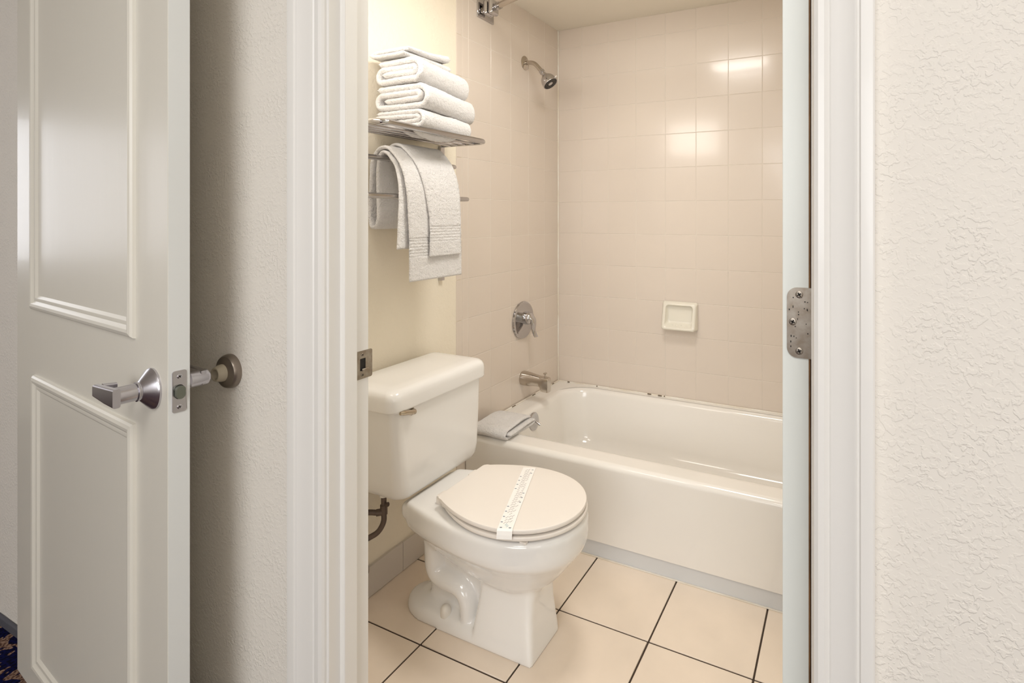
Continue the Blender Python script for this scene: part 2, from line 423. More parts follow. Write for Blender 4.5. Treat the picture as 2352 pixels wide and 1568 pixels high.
bm = bmesh.new(); add_box(bm, XJL+0.0018, XJL+0.0045, 0.797, 0.8145, 0.9275, 0.9325, 0.001); obj('strike_tab', bm, M['steel'], sp, True)
for z in (0.920, 0.961): screw('screw', (XJL+0.0018, 0.799, z), (1, 0, 0), 0.0033, sp, M['steel'])

# ------------------------------------------------------------------ door_1: the open panelled door on the left
dB = Vector((-1.115, 0.578)); dn = Vector((0.1042, 0.9946)).normalized(); dd = Vector((-0.9946, 0.1042)).normalized()
TH = 0.036; dA = dB-dn*TH/2
DM = Matrix(((dd.x, dn.x, 0, dA.x), (dd.y, dn.y, 0, dA.y), (0, 0, 1, 0), (0, 0, 0, 1)))   # (w along door, o through it, z)
def dobj(name, bm, m, parent=None, smooth=True, angle=35):
    for v in bm.verts: v.co = DM @ v.co
    return obj(name, bm, m, parent, smooth, angle)
bm = bmesh.new(); add_box(bm, 0, 0.915, 0, TH, 0.015, 2.13, 0.0015)
door1 = dobj('door_1', bm, M['door']); struct(door1)
bm = bmesh.new(); add_box(bm, -0.0004, 0.001, 0.001, TH-0.001, 0.016, 2.129)
dobj('edge_band', bm, M['door_edge'], door1, False)
MP = [(0, 0), (0.0015, 0.005), (0.005, 0.0085), (0.011, 0.0105), (0.017, 0.0095), (0.021, 0.006), (0.024, 0.0045), (0.028, 0.005), (0.032, 0.0045), (0.036, 0.0015), (0.038, 0)]
def moulding(w0, w1, z0, z1):
    """four mitred strips around a panel"""
    for side in range(4):
        bm = bmesh.new(); secs = []
        for end in (0, 1):
            ring = []
            for d, h in MP:
                if side == 0: p = (w0+d, -h, z0+d if end == 0 else z1-d)
                elif side == 1: p = (w1-d, -h, z0+d if end == 0 else z1-d)
                elif side == 2: p = (w0+d if end == 0 else w1-d, -h, z0+d)
                else: p = (w0+d if end == 0 else w1-d, -h, z1-d)
                ring.append(Vector(p))
            secs.append(ring)
        add_loft(bm, secs)
        dobj('panel_moulding', bm, M['door'], door1, True, 25)
moulding(0.140, 0.775, 1.004, 1.98)
moulding(0.138, 0.762, 0.088, 0.838)
# lever set
LZ = 0.92; LW = 0.061
bm = bmesh.new(); add_lathe(bm, [(0.0380, 0), (0.0385, 0.0035), (0.0365, 0.0065), (0.0190, 0.0205), (0.0165, 0.0220), (0.0165, 0.0250)], (LW, 0, LZ), (0, -1, 0), 56)
lever = dobj('lever_handle', bm, M['nickel'], door1); lever['label'] = 'satin metal lever handle with conical rose'
bm = bmesh.new(); add_lathe(bm, [(0.0145, 0.022), (0.0178, 0.0245), (0.0178, 0.0268), (0.0150, 0.0275), (0.0150, 0.0285), (0.0160, 0.0290), (0.0160, 0.0600), (0.0150, 0.0625), (0.012, 0.0630)], (LW, 0, LZ), (0, -1, 0), 48)
dobj('spindle', bm, M['nickel'], lever)
bm = bmesh.new()
blade = [(LW-0.0165, -0.054, -0.0172, 0.0165), (LW+0.02, -0.056, -0.0145, 0.0152), (LW+0.066, -0.058, -0.0088, 0.0135)]
secs = []
for (wv, o, zl, zh) in blade:
    secs.append([Vector((wv, o-p[1]*1.0, LZ+p[0])) for p in rrect(zl, zh, 0.0, 0.0115, 0.0035, 4)])
add_loft(bm, secs)
secs = [[Vector((LW+0.055+p[1], o, LZ+p[0])) for p in rrect(-0.0085*s, 0.0130*s, 0, 0.011, 0.003, 3)] for o, s in ((-0.056, 1.0), (-0.036, 0.85))]
add_loft(bm, secs)
dobj('lever_arm', bm, M['nickel'], lever)
# the same lever on the wall side
bm = bmesh.new(); add_lathe(bm, [(0.038, 0), (0.038, 0.004), (0.019, 0.0205), (0.0165, 0.022), (0.0165, 0.0515), (0.0155, 0.0535), (0.009, 0.054)], (LW, TH, LZ), (0, 1, 0), 40)
add_lathe(bm, [(0.0095, 0.0535), (0.0095, 0.0575), (0.0085, 0.0585)], (LW, TH, LZ), (0, 1, 0), 20)
dobj('back_spindle', bm, M['nickel'], lever)
bm = bmesh.new(); add_box(bm, LW-0.014, LW+0.088, TH+0.038, TH+0.051, LZ-0.012, LZ+0.0165, 0.003); dobj('back_lever_arm', bm, M['nickel'], lever)
# latch plate and bolt on the door edge
bm = bmesh.new()
o_ = rrect(0.0065, 0.0295, LZ-0.0385, LZ+0.0385, 0.0045, 5); h_ = [(0.018+0.0095*math.cos(a), LZ-0.001+0.0135*math.sin(a)) for a in [math.radians(225+360*k/len(o_)) for k in range(len(o_))]]
plate_with_hole(bm, o_, h_, 0.0, -0.0018, 'X')
lp = dobj('latch_plate', bm, M['nickel'], door1); lp['label'] = 'scuffed metal latch plate on the door edge'
bm = bmesh.new(); add_box(bm, -0.0009, 0.0001, 0.0075, 0.0285, LZ-0.016, LZ+0.014); dobj('latch_hole', bm, M['dark'], lp, False)
bm = bmesh.new(); add_prism(bm, rrect(0.0098, 0.0262, LZ-0.0128, LZ+0.0108, 0.0078, 5), -0.0080, 0.0005, 'X')
for v in bm.verts:
    if v.co.x < -0.005: v.co.x += (v.co.y-0.0098)/0.0164*0.004-0.003
dobj('latch_bolt', bm, M['bolt_metal'], lp)
def dscrew(z):
    c = DM @ Vector((-0.0018, 0.018, z)); screw('screw', c, DM.to_3x3() @ Vector((-1, 0, 0)), 0.0042, lp, M['nickel'])
dscrew(LZ+0.0275); dscrew(LZ-0.0285)
# hinges that carry the door on the wall side
bm = bmesh.new()
for z in (0.25, 1.05, 1.9):
    a = DM @ Vector((0.925, TH+0.004, z)); add_lathe(bm, [(0.007, -0.05), (0.007, 0.05)], a, (0, 0, 1), 14)
    add_box(bm, a.x-0.002, a.x+0.002, a.y, YW, z-0.05, z+0.05)
obj('hinge', bm, M['steel'], door1, True, 40)

# wall bumper
bp = empty('door_stop', (-1.196, YW, 0.911), 'round metal wall bumper with a hollow grey rubber nose, behind the open door', 'door stop')
bm = bmesh.new(); add_lathe(bm, [(0.036, 0.0), (0.0365, 0.004), (0.035, 0.011), (0.0325, 0.0145), (0.020, 0.0185), (0.019, 0.019)], (-1.196, YW, 0.911), (0, -1, 0), 56)
obj('base', bm, M['bronze'], bp, True, 35)
bm = bmesh.new(); add_lathe(bm, [(0.0185, 0.017), (0.0180, 0.024), (0.0150, 0.0335), (0.0140, 0.0350), (0.0115, 0.0352), (0.0100, 0.034), (0.0085, 0.022)], (-1.196, YW, 0.911), (0, -1, 0), 48)
obj('rubber_nose', bm, M['rubber'], bp, True, 50)
bm = bmesh.new(); add_lathe(bm, [(0.0084, 0.0), (0.0084, 0.0005)], (-1.196, YW-0.0225, 0.911), (0, -1, 0), 24)
obj('hollow', bm, M['dark'], bp)

# ------------------------------------------------------------------ door_2: the bathroom door, opened into the room, seen on its hinge edge
XD0, XD1, YD = -0.0852, -0.0452, 0.836
bm = bmesh.new(); add_box(bm, XD0, XD1, YD, YD+0.80, 0.015, 2.13, 0.001)
M['edge2_brightened'] = mat('brightened_door_paint', lin(240, 244, 240), 0.35, bump=[(45, 0.15, 0.001, (1, 1, 0.08), 3)])  # same door paint, colour raised to stand in for light on this edge
door2 = struct(obj('door_2', bm, M['edge2_brightened'], None, True, 35))
bm = bmesh.new(); add_box(bm, XD1-0.0046, XD1+0.0006, YD-0.0006, YD+0.002, 0.02, 2.125)
bw = obj('bare_edge', bm, M['bare_wood'], door2); bw['label'] = 'bare brown wood along the door edge'
bm = bmesh.new(); add_box(bm, XD1-0.0022, XD1-0.0012, YD-0.0010, YD+0.002, 0.02, 2.125)
obj('dark_gap', bm, M['dark'], door2)
hz0, hz1 = 1.0405, 1.1415
bm = bmesh.new(); add_prism(bm, rrect(XD0+0.0062, XD1+0.0012, hz0, hz1, (0.014, 0.0005, 0.0005, 0.014), 6), YD-0.0022, YD, 'Y')
hg = obj('hinge_leaf', bm, M['steel'], door2, True, 30); hg['label'] = 'scratched grey steel hinge leaf with three screws'
for x, z in ((-0.0622, 1.1315), (-0.0710, 1.0920), (-0.0622, 1.0505)): screw('screw', (x, YD-0.0022, z), (0, -1, 0), 0.0052, hg, M['steel'])
bm = bmesh.new()
for k in range(22):
    x = random.uniform(-0.0765, -0.050); z = random.uniform(hz0+0.01, hz1-0.008)
    a = random.uniform(0.0004, 0.0009); bq = random.uniform(0.0005, 0.0018)
    add_box(bm, x-a, x+a, YD-0.0024, YD-0.0021, z-bq, z+bq)
obj('paint_specks', bm, M['dark'], hg)['kind'] = 'stuff'
# knob side kept simple but present: lever rose on both faces near the far edge
bm = bmesh.new()
for s, x in ((-1, XD0), (1, XD1)):
    add_lathe(bm, [(0.034, 0), (0.034, 0.004), (0.016, 0.02), (0.0125, 0.022), (0.0125, 0.05)], (x, YD+0.735, 0.94), (s, 0, 0), 32)
obj('lever_rose', bm, M['nickel'], door2, True, 35)

# ------------------------------------------------------------------ bathtub
tub = empty('bathtub', (-0.64, 2.19, 0), 'white enamel bathtub built into the tiled alcove', 'bathtub')
x0, x1, y0, y1 = XW+0.006, XR-0.004, YT, YB-0.006
ZT = 0.352
secs = []
def ring(ix0, ix1, iy0, iy1, r, z): return [Vector((p[0], p[1], z)) for p in rrect(ix0, ix1, iy0, iy1, r, 8)]
secs.append(ring(x0, x1, y0+0.012, y1, 0.004, 0.058))
secs.append(ring(x0, x1, y0+0.003, y1, 0.004, 0.064))
secs.append(ring(x0, x1, y0+0.002, y1, 0.004, 0.10))
secs.append(ring(x0, x1, y0, y1, 0.004, 0.30))
for a in (0, 25, 50, 75, 90):
    q = math.radians(a); rr = 0.022
    secs.append(ring(x0, x1, y0+rr*(1-math.cos(q)), y1, 0.006, ZT-rr+rr*math.sin(q)))
bx0, bx1, by0, by1 = x0+0.105, x1-0.09, y0+0.118, y1-0.050
R0 = 0.13
secs.append(ring(bx0-0.035, bx1+0.03, by0-0.035, by1+0.022, R0+0.03, ZT-0.0005))
for a in (0, 20, 40, 60, 80):
    q = math.radians(a); rr = 0.026
    secs.append(ring(bx0-rr+rr*math.sin(q), bx1+rr-rr*math.sin(q), by0-rr+rr*math.sin(q), by1+rr-rr*math.sin(q), R0, ZT-0.002-rr+rr*math.cos(q)))
for (dz, dxl, dxr, dy) in ((0.06, 0.006, 0.02, 0.008), (0.15, 0.018, 0.06, 0.020), (0.22, 0.030, 0.10, 0.034), (0.255, 0.045, 0.13, 0.05), (0.272, 0.07, 0.16, 0.075), (0.280, 0.11, 0.2, 0.11)):
    secs.append(ring(bx0+dxl, bx1-dxr, by0+dy, by1-dy, R0-0.01, ZT-dz))
bm = bmesh.new(); add_loft(bm, secs, False, True)
obj('basin', bm, M['enamel'], tub, True, 60)
bm = bmesh.new()
add_box(bm, x0, x1, YB-0.012, YB-0.003, ZT-0.002, ZT+0.005, 0.003)
add_box(bm, x0-0.002, x0+0.007, YT+0.01, YB-0.006, ZT-0.002, ZT+0.005, 0.003)
ck = obj('caulk_bead', bm, M['caulk'], tub, True); ck['label'] = 'white sealant bead between tub and tile'
bm = bmesh.new()
for (xa, ln) in ((-0.90, 0.02), (-0.845, 0.02), (-0.815, 0.006), (-1.35, 0.012), (-1.18, 0.006)):
    add_box(bm, xa, xa+ln, YB-0.0135, YB-0.009, ZT+0.0005, ZT+0.0052, 0.001)
for (ya, ln) in ((2.12, 0.03), (2.30, 0.03), (2.42, 0.05), (2.50, 0.02)):
    add_box(bm, x0+0.003, x0+0.0076, ya, ya+ln, ZT+0.0015, ZT+0.0050, 0.001)
obj('mildew', bm, mat('mildew', lin(110, 96, 80), 0.9), ck)['kind'] = 'stuff'
# overflow plate with trip lever on the end wall of the basin
ox, oy, oz = bx0+0.0060, 2.140, 0.300
bm = bmesh.new(); add_lathe(bm, [(0.0400, 0), (0.0400, 0.003), (0.035, 0.006), (0.012, 0.0075), (0.001, 0.0078)], (ox, oy, oz), (1, 0, 0.10), 40)
ov = obj('overflow_plate', bm, M['chrome'], tub, True, 35); ov['label'] = 'round chrome overflow plate with trip lever'
bm = bmesh.new(); add_tube(bm, [(ox+0.004, oy, oz+0.004), (ox+0.018, oy, oz-0.002), (ox+0.034, oy+0.001, oz-0.012)], [0.004, 0.0045, 0.0052], 14)
obj('trip_lever', bm, M['chrome'], ov, True, 50)

# ------------------------------------------------------------------ toilet
YC = 1.356
def outline(front, rear, b, wr, n=44, xc=-0.885, yc=YC, rc=0.02):
    """closed seat outline: elliptical front, narrowing straight-cut rear; counter-clockwise"""
    pts = []; a = front-xc
    for k in range(n+1):
        t = -math.pi/2+math.pi*k/n
        pts.append((xc+a*math.copysign(abs(math.cos(t))**0.94, math.cos(t)), yc+b*math.sin(t)))
    m = 14
    side = []
    for k in range(1, m+1):
        u = k/m; x = xc+(rear+rc-xc)*u; wd = wr+(b-wr)*math.cos(u*math.pi/2)**0.9 if u < 1 else wr
        side.append((x, wd))
    up = [(x, yc+wd) for x, wd in side]
    up += [(rear+rc*(1-math.sin(math.radians(a_))), yc+wr-rc*(1-math.cos(math.radians(a_)))*0.8) for a_ in (30, 60, 90)]
    dn_ = [(x, 2*yc-y) for x, y in up][::-1]
    return pts+up+dn_
def inset(pts, d):
    n = len(pts); out = []
    for i in range(n):
        a = Vector(pts[i-1]); b = Vector(pts[(i+1) % n]); t = (b-a)
        if t.length < 1e-9: out.append(pts[i]); continue
        t.normalize(); nn = Vector((-t.y, t.x)); p = Vector(pts[i])+nn*d
        out.append((p.x, p.y))
    return out
toilet = empty('toilet', (-0.95, YC, 0), 'white porcelain toilet standing against the wall beside the tub', 'toilet')
# --- bowl: several overlapping volumes fused by a voxel remesh
bm = bmesh.new()
def sect(xf, xr, hw, z, p=2.4, n=48, yc=YC, frontp=None):
    xc = (xf+xr)/2; a = (xf-xr)/2; out = []
    for k in range(n):
        t = 2*math.pi*k/n; cx, sy = math.cos(t), math.sin(t)
        e = 2/p
        out.append(Vector((xc+a*math.copysign(abs(cx)**e, cx), yc+hw*math.copysign(abs(sy)**e, sy), z)))
    return out
# rim band and the bowl under it
o1 = outline(-0.664, -1.20, 0.180, 0.128, xc=-0.87, rc=0.02)
def olz(o, z): return [Vector((p[0], p[1], z)) for p in o]
def scl(o, k, kx=None): return [(-0.885+(p[0]+0.885)*(kx or k), YC+(p[1]-YC)*k) for p in o]
add_loft(bm, [olz(inset(o1, 0.010), 0.3865), olz(inset(o1, 0.003), 0.3825), olz(o1, 0.374), olz(o1, 0.330), olz(scl(o1, 0.985, 0.99), 0.314), olz(scl(o1, 0.945, 0.965), 0.303),
              olz(scl(o1, 0.885, 0.93), 0.292), olz(scl(o1, 0.80, 0.855), 0.272), olz(scl(o1, 0.70, 0.76), 0.246), olz(scl(o1, 0.58, 0.64), 0.215), olz(scl(o1, 0.45, 0.50), 0.188),
              olz(scl(o1, 0.30, 0.34), 0.166), olz(scl(o1, 0.12, 0.14), 0.152)])
# rear deck under the tank
add_loft(bm, [[Vector((p[0], p[1], z)) for p in rrect(xr_, -1.02, YC-w_, YC+w_, r_, 5)] for (xr_, w_, r_, z) in
              ((-1.218, 0.118, 0.02, 0.374), (-1.222, 0.124, 0.02, 0.368), (-1.222, 0.124, 0.02, 0.340), (-1.212, 0.112, 0.03, 0.310), (-1.200, 0.094, 0.04, 0.282), (-1.19, 0.078, 0.04, 0.255), (-1.185, 0.062, 0.04, 0.22))])
# front pedestal column, nearly flat faces with tight corners
add_loft(bm, [[Vector((p[0], p[1], z)) for p in rrect(xr_, xf_, YC-w_, YC+w_, r_, 5)] for (xf_, xr_, w_, r_, z) in
              ((-0.781, -0.985, 0.0830, 0.010, 0.0), (-0.782, -0.985, 0.0825, 0.011, 0.02), (-0.786, -0.983, 0.0795, 0.014, 0.06), (-0.790, -0.975, 0.0745, 0.017, 0.11),
               (-0.790, -0.97, 0.0715, 0.020, 0.155), (-0.785, -0.97, 0.0725, 0.026, 0.19), (-0.770, -0.98, 0.082, 0.035, 0.225), (-0.745, -0.99, 0.10, 0.045, 0.26))])
# low foot
foot = []
for i_, z_ in ((0, 0), (0.001, 0.016), (0.006, 0.029), (0.016, 0.038), (0.034, 0.045), (0.060, 0.056)):
    rg = []
    for k_ in range(60):
        a_ = math.pi/2+math.pi*k_/59
        rg.append(Vector((-1.165+(0.118-i_)*math.cos(a_), YC+(0.080-i_*0.7)*math.sin(a_), z_)))
    rg += [Vector((-1.02, YC-0.0830+i_, z_)), Vector((-0.95, YC-0.0830+i_, z_)), Vector((-0.95, YC+0.0830-i_, z_)), Vector((-1.02, YC+0.0830-i_, z_))]
    foot.append(rg)
add_loft(bm, foot)
# trapway: the S-shaped pipe showing in relief on the sides
trap = fillet([(-1.178, YC, 0.32), (-1.160, YC, 0.22), (-1.158, YC, 0.132), (-1.030, YC, 0.122), (-1.022, YC, 0.03)], 0.050, 8)
tp, _ = resample(trap, 0.010)
secs = []
for i, p in enumerate(tp):
    t = (tp[min(i+1, len(tp)-1)]-tp[max(i-1, 0)]).normalized(); nrm_ = Vector((-t.z, 0, t.x))
    ri = 0.034+0.006*math.sin(math.pi*min(1, i/(len(tp)-1)*1.0))
    secs.append([p+nrm_*(ri*math.cos(a_))+Vector((0, 0.070*math.sin(a_), 0)) for a_ in [2*math.pi*k_/28 for k_ in range(28)]])
add_loft(bm, secs)
# web of china between trapway, bowl and column
add_loft(bm, [[Vector((p[0], p[1], z)) for p in rrect(xr_, -0.93, YC-w_, YC+w_, 0.02, 4)] for (xr_, w_, z) in
              ((-1.19, 0.030, 0.02), (-1.19, 0.030, 0.12), (-1.20, 0.034, 0.20), (-1.21, 0.05, 0.30))])
me = bpy.data.meshes.new('bowl'); bmesh.ops.recalc_face_normals(bm, faces=bm.faces[:]); bm.to_mesh(me); bm.free()
tmp = bpy.data.objects.new('bowl', me); C.objects.link(tmp)
rm = tmp.modifiers.new('r', 'REMESH'); rm.mode = 'VOXEL'; rm.voxel_size = 0.0034; rm.use_smooth_shade = True
sm = tmp.modifiers.new('s', 'SMOOTH'); sm.factor = 0.5; sm.iterations = 26
dg = bpy.context.evaluated_depsgraph_get(); ev = tmp.evaluated_get(dg)
me2 = bpy.data.meshes.new_from_object(ev); bpy.data.objects.remove(tmp)
for p in me2.polygons: p.use_smooth = True
for v in me2.vertices:
    if v.co.z < 0.0025: v.co.z = 0.0
me2.materials.clear()
link('bowl', me2, M['porcelain'], toilet)
# --- seat and lid
def slab(name, o, z0, z1, r, m, dome=0.0):
    bm = bmesh.new(); secs = []
    for d, z in ((r, z0), (r*0.3, z0+r*0.3), (0, z0+r), (0, z1-r), (r*0.3, z1-r*0.3), (r*1.1, z1), (r*1.1+0.03, z1+dome*0.5), (r*1.1+0.07, z1+dome*0.85), (r*1.1+0.10, z1+dome)):
        pts = o if d == 0 else None
        cx = sum(p[0] for p in o)/len(o); cy = YC
        if pts is None:
            pts = []
            for p in (inset(o, min(d, 0.012))):
                if d > 0.012:
                    q = 1-(d-0.012)/0.19; pts.append((cx+(p[0]-cx)*q, cy+(p[1]-cy)*q))
                else: pts.append(p)
        secs.append([Vector((p[0], p[1], z)) for p in pts])
    add_loft(bm, secs)
    return obj(name, bm, m, toilet, True, 45)
slab('seat', outline(-0.6655, -1.075, 0.1790, 0.115, xc=-0.875), 0.3930, 0.4055, 0.0042, M['seat'])
slab('lid', outline(-0.6685, -1.083, 0.1770, 0.122, xc=-0.875), 0.4100, 0.4235, 0.0042, M['seat'], 0.0025)
for y in (YC-0.075, YC+0.075):
    box('seat_hinge', -1.105, -1.078, y-0.02, y+0.02, 0.384, 0.412, M['seat'], toilet, bev=0.006)
for s, nm in ((-1, 1), (1, 1)):
    box('seat_bumper', -0.775, -0.755, YC+s*0.145-0.006, YC+s*0.145+0.006, 0.3855, 0.3912, M['seat'], toilet, bev=0.001)
# --- tank
tx0, tx1 = -1.398, -1.175
ty0, ty1 = 1.166, 1.588
secs = []
for (z, dxf, dy0, dy1, r) in ((0.388, 0.028, 0.056, 0.020, 0.035), (0.396, 0.016, 0.044, 0.010, 0.04), (0.412, 0.008, 0.036, 0.004, 0.04), (0.44, 0.005, 0.032, 0.002, 0.038), (0.56, 0.002, 0.015, 0.0, 0.034), (0.683, 0.0, 0.0, 0.0, 0.03)):
    secs.append([Vector((p[0], p[1], z)) for p in rrect(tx0+0.004, tx1-dxf, ty0+dy0, ty1-dy1, (0.02, r, r, 0.02), 7)])
bm = bmesh.new(); add_loft(bm, secs); obj('tank', bm, M['porcelain'], toilet, True, 50)
def lidsec(d, z): return [Vector((p[0], p[1], z)) for p in rrect(tx0-0.003+d*0.3, tx1+0.013-d, ty0-0.016+d, ty1+0.016-d, (0.02, 0.036-d*0.4, 0.036-d*0.4, 0.02), 7)]
bm = bmesh.new(); add_loft(bm, [lidsec(0.006, 0.672), lidsec(0.002, 0.674), lidsec(0, 0.679), lidsec(0, 0.706), lidsec(0.002, 0.718), lidsec(0.007, 0.727), lidsec(0.015, 0.733), lidsec(0.027, 0.736), lidsec(0.06, 0.738)])
obj('tank_lid', bm, M['porcelain'], toilet, True, 50)
# flush lever
bm = bmesh.new(); add_lathe(bm, [(0.012, 0), (0.012, 0.004), (0.009, 0.007), (0.007, 0.012)], (tx1-0.001, 1.234, 0.660), (1, 0, 0), 28)
lev = fillet([(tx1+0.010, 1.236, 0.660), (tx1+0.014, 1.220, 0.664), (tx1+0.016, 1.190, 0.672), (tx1+0.014, 1.176, 0.674)], 0.012, 5)
add_tube(bm, lev, [0.0085]*3+[0.0075]*(len(lev)-6)+[0.0068, 0.0062, 0.005], 16)
fh = obj('flush_lever', bm, M['brass'], toilet, True, 40); fh['label'] = 'curved metal flush lever'
# bolt cap
bm = bmesh.new(); add_lathe(bm, [(0.0165, 0), (0.0165, 0.010), (0.0155, 0.020), (0.011, 0.028), (0.005, 0.0315), (0.0005, 0.032)], (-1.097, YC-0.058, 0.034), (0, -0.05, 1), 28)
obj('bolt_cap', bm, M['plastic'], toilet, True, 60)
# caulk line around the foot is just the contact with the floor

# paper band across the lid
pbz = 0.4262
a0, a1 = Vector((-0.807, 1.186)), Vector((-0.932, 1.5125))
dirp = (a1-a0).normalized(); nrm = Vector((dirp.y, -dirp.x)); hw = 0.0205; L_ = (a1-a0).length
def lidtop(u):  # height over the lid along the band, 0..L
    e = min(u, L_-u); return 0.4241+0.0026*min(1, e/0.07)+0.0006
bm = bmesh.new(); prev = None
path = [(-0.0085, 0.4030), (-0.0065, 0.412), (-0.0035, 0.4215), (0.002, 0.4250)]+[(u, lidtop(u)) for u in [L_*k/16 for k in range(1, 16)]]+[(L_-0.002, 0.4250), (L_+0.0035, 0.4205)]
for (u, z) in path:
    c = a0+dirp*u
    # the loose lower end spreads a little
    row = [Vector((c.x+nrm.x*q*hw, c.y+nrm.y*q*hw, z+dz)) for q, dz in ((-1, 0), (1, 0), (1, 0.0004), (-1, 0.0004))]
    prev = (prev or [])+[row]
add_loft(bm, prev)
band = obj('paper_band', bm, M['paper']); tag(band, 'narrow white printed paper strip laid across the closed toilet lid', 'paper strip')
# printing: slanted dashes and small oval marks, too small to read
bmI, bmB, bmT = bmesh.new(), bmesh.new(), bmesh.new()
def mark(b, u, v, lu, lv, ang=0.0):
    c = a0+dirp*u+nrm*v; z = lidtop(u)+0.0007
    ca, sa = math.cos(ang), math.sin(ang); q = []
    for du, dv in ((-lu, -lv), (lu, -lv), (lu, lv), (-lu, lv)):
        x = du*ca-dv*sa; y = du*sa+dv*ca; p = c+dirp*x+nrm*y; q.append(b.verts.new((p.x, p.y, z)))
    b.faces.new(q)
u = 0.03; k = 0
while u < L_-0.012:
    for v in (-0.006, 0.001, 0.008): 
        if random.random() < 0.9: mark(bmI, u+v*0.5, v+random.uniform(-0.001, 0.001), 0.0055, 0.0006, 0.55)
    if k % 2 == 0: mark(bmB, u, -0.0155 if (k//2) % 7 < 4 else 0.013, 0.0014, 0.0028)
    u += 0.0125; k += 1
for i in range(3): mark(bmT, 0.012+i*0.004, 0.004-i*0.003, 0.0042, 0.0006, 0.5)
mark(bmB, 0.006, -0.012, 0.0016, 0.003); mark(bmB, 0.006, 0.012, 0.0016, 0.003)
obj('printing', bmI, M['ink'], band)['kind'] = 'stuff'; obj('stamp_marks', bmB, M['blue_ink'], band)['kind'] = 'stuff'; obj('teal_lettering', bmT, M['teal_ink'], band)

# ------------------------------------------------------------------ water supply under the tank
sup = empty('water_supply_hose', (-1.33, 1.27, 0.15), 'dark braided water hose with a tee hanging under the toilet tank', 'hose')
HX, HY = -1.325, 1.272
bm = bmesh.new(); add_lathe(bm, [(0.0150, 0), (0.0150, 0.010), (0.0175, 0.012), (0.0175, 0.028), (0.012, 0.030)], (HX, HY, 0.356), (0, 0, 1), 10)
obj('nut', bm, M['plastic'], sup, True, 25)
vh = resample(fillet([(HX, HY, 0.358), (HX, HY, 0.305), (HX, HY+0.002, 0.272), (HX-0.012, HY-0.012, 0.242), (HX-0.03, HY-0.03, 0.232)], 0.03, 6), 0.006)[0]
bm = bmesh.new(); add_tube(bm, vh, 0.0085, 14); obj('hose', bm, M['hose'], sup, True, 60)
bm = bmesh.new(); add_tube(bm, [(HX, HY, 0.328), (HX, HY, 0.298)], 0.0115, 12); add_tube(bm, [(HX, HY, 0.306), (HX-0.016, HY-0.016, 0.306)], 0.0105, 12)
add_lathe(bm, [(0.006, 0), (0.007, 0.010)], (HX+0.008, HY, 0.330), (1, 0, 0.3), 12)
obj('tee', bm, M['hose'], sup, True, 30)
sh = resample(fillet([(HX-0.014, HY-0.014, 0.306), (HX-0.035, HY-0.04, 0.316), (HX-0.055, HY-0.10, 0.315), (HX-0.06, HY-0.15, 0.24), (HX-0.06, HY-0.13, 0.17), (XW+0.055, 1.19, 0.155)], 0.04, 6), 0.008)[0]
bm = bmesh.new(); add_tube(bm, sh, 0.0085, 14); obj('hose', bm, M['hose'], sup, True, 60)
bm = bmesh.new(); add_tube(bm, resample(fillet([vh[-1], (HX-0.05, HY-0.08, 0.225), (HX-0.05, HY-0.22, 0.2)], 0.03, 5), 0.01)[0], 0.0085, 14); obj('hose', bm, M['hose'], sup, True, 60)
bm = bmesh.new(); add_lathe(bm, [(0.024, 0), (0.024, 0.004), (0.012, 0.008), (0.011, 0.03), (0.014, 0.031), (0.014, 0.05), (0.010, 0.052)], (XW, 1.20, 0.150), (1, 0, 0), 28)
add_lathe(bm, [(0.012, -0.012), (0.018, -0.009), (0.018, 0.009), (0.012, 0.012)], (XW+0.065, 1.215, 0.150), (0.3, 1, 0), 20)
obj('stop_valve', bm, M['bronze'], sup, True, 35)

# ------------------------------------------------------------------ shower and tub fittings on the plumbing wall
XF = XW+0.0015
sv = empty('shower_valve', (XF, 2.225, 0.742), 'round chrome shower valve plate with lever, on the tiled wall above the spout', 'faucet')
bm = bmesh.new(); add_lathe(bm, [(0.0885, 0), (0.090, 0.004), (0.0875, 0.010), (0.080, 0.0125), (0.072, 0.0105), (0.045, 0.014), (0.030, 0.018), (0.001, 0.019)], (XF, 2.225, 0.742), (1, 0, 0), 64)
obj('cover_plate', bm, M['chrome'], sv, True, 40)
bm = bmesh.new(); add_lathe(bm, [(0.031, 0.012), (0.030, 0.040), (0.028, 0.050), (0.019, 0.057), (0.004, 0.059)], (XF, 2.225, 0.752), (1, 0, 0), 36)
hp = [(XF+0.045, 2.225, 0.765), (XF+0.060, 2.226, 0.748), (XF+0.062, 2.228, 0.725), (XF+0.058, 2.231, 0.700), (XF+0.066, 2.236, 0.672), (XF+0.070, 2.238, 0.664)]
pts = resample(fillet(hp, 0.015, 5), 0.005)[0]
secs = []
for i, p in enumerate(pts):
    t = i/(len(pts)-1); wy = 0.023-0.010*min(1, t*1.4)+0.006*max(0, t-0.6); th = 0.014-0.007*t
    secs.append([Vector((p.x+th*math.cos(a), p.y+wy*math.sin(a), p.z)) for a in [2*math.pi*k/20 for k in range(20)]])
add_loft(bm, secs)
obj('handle', bm, M['chrome'], sv, True, 45)

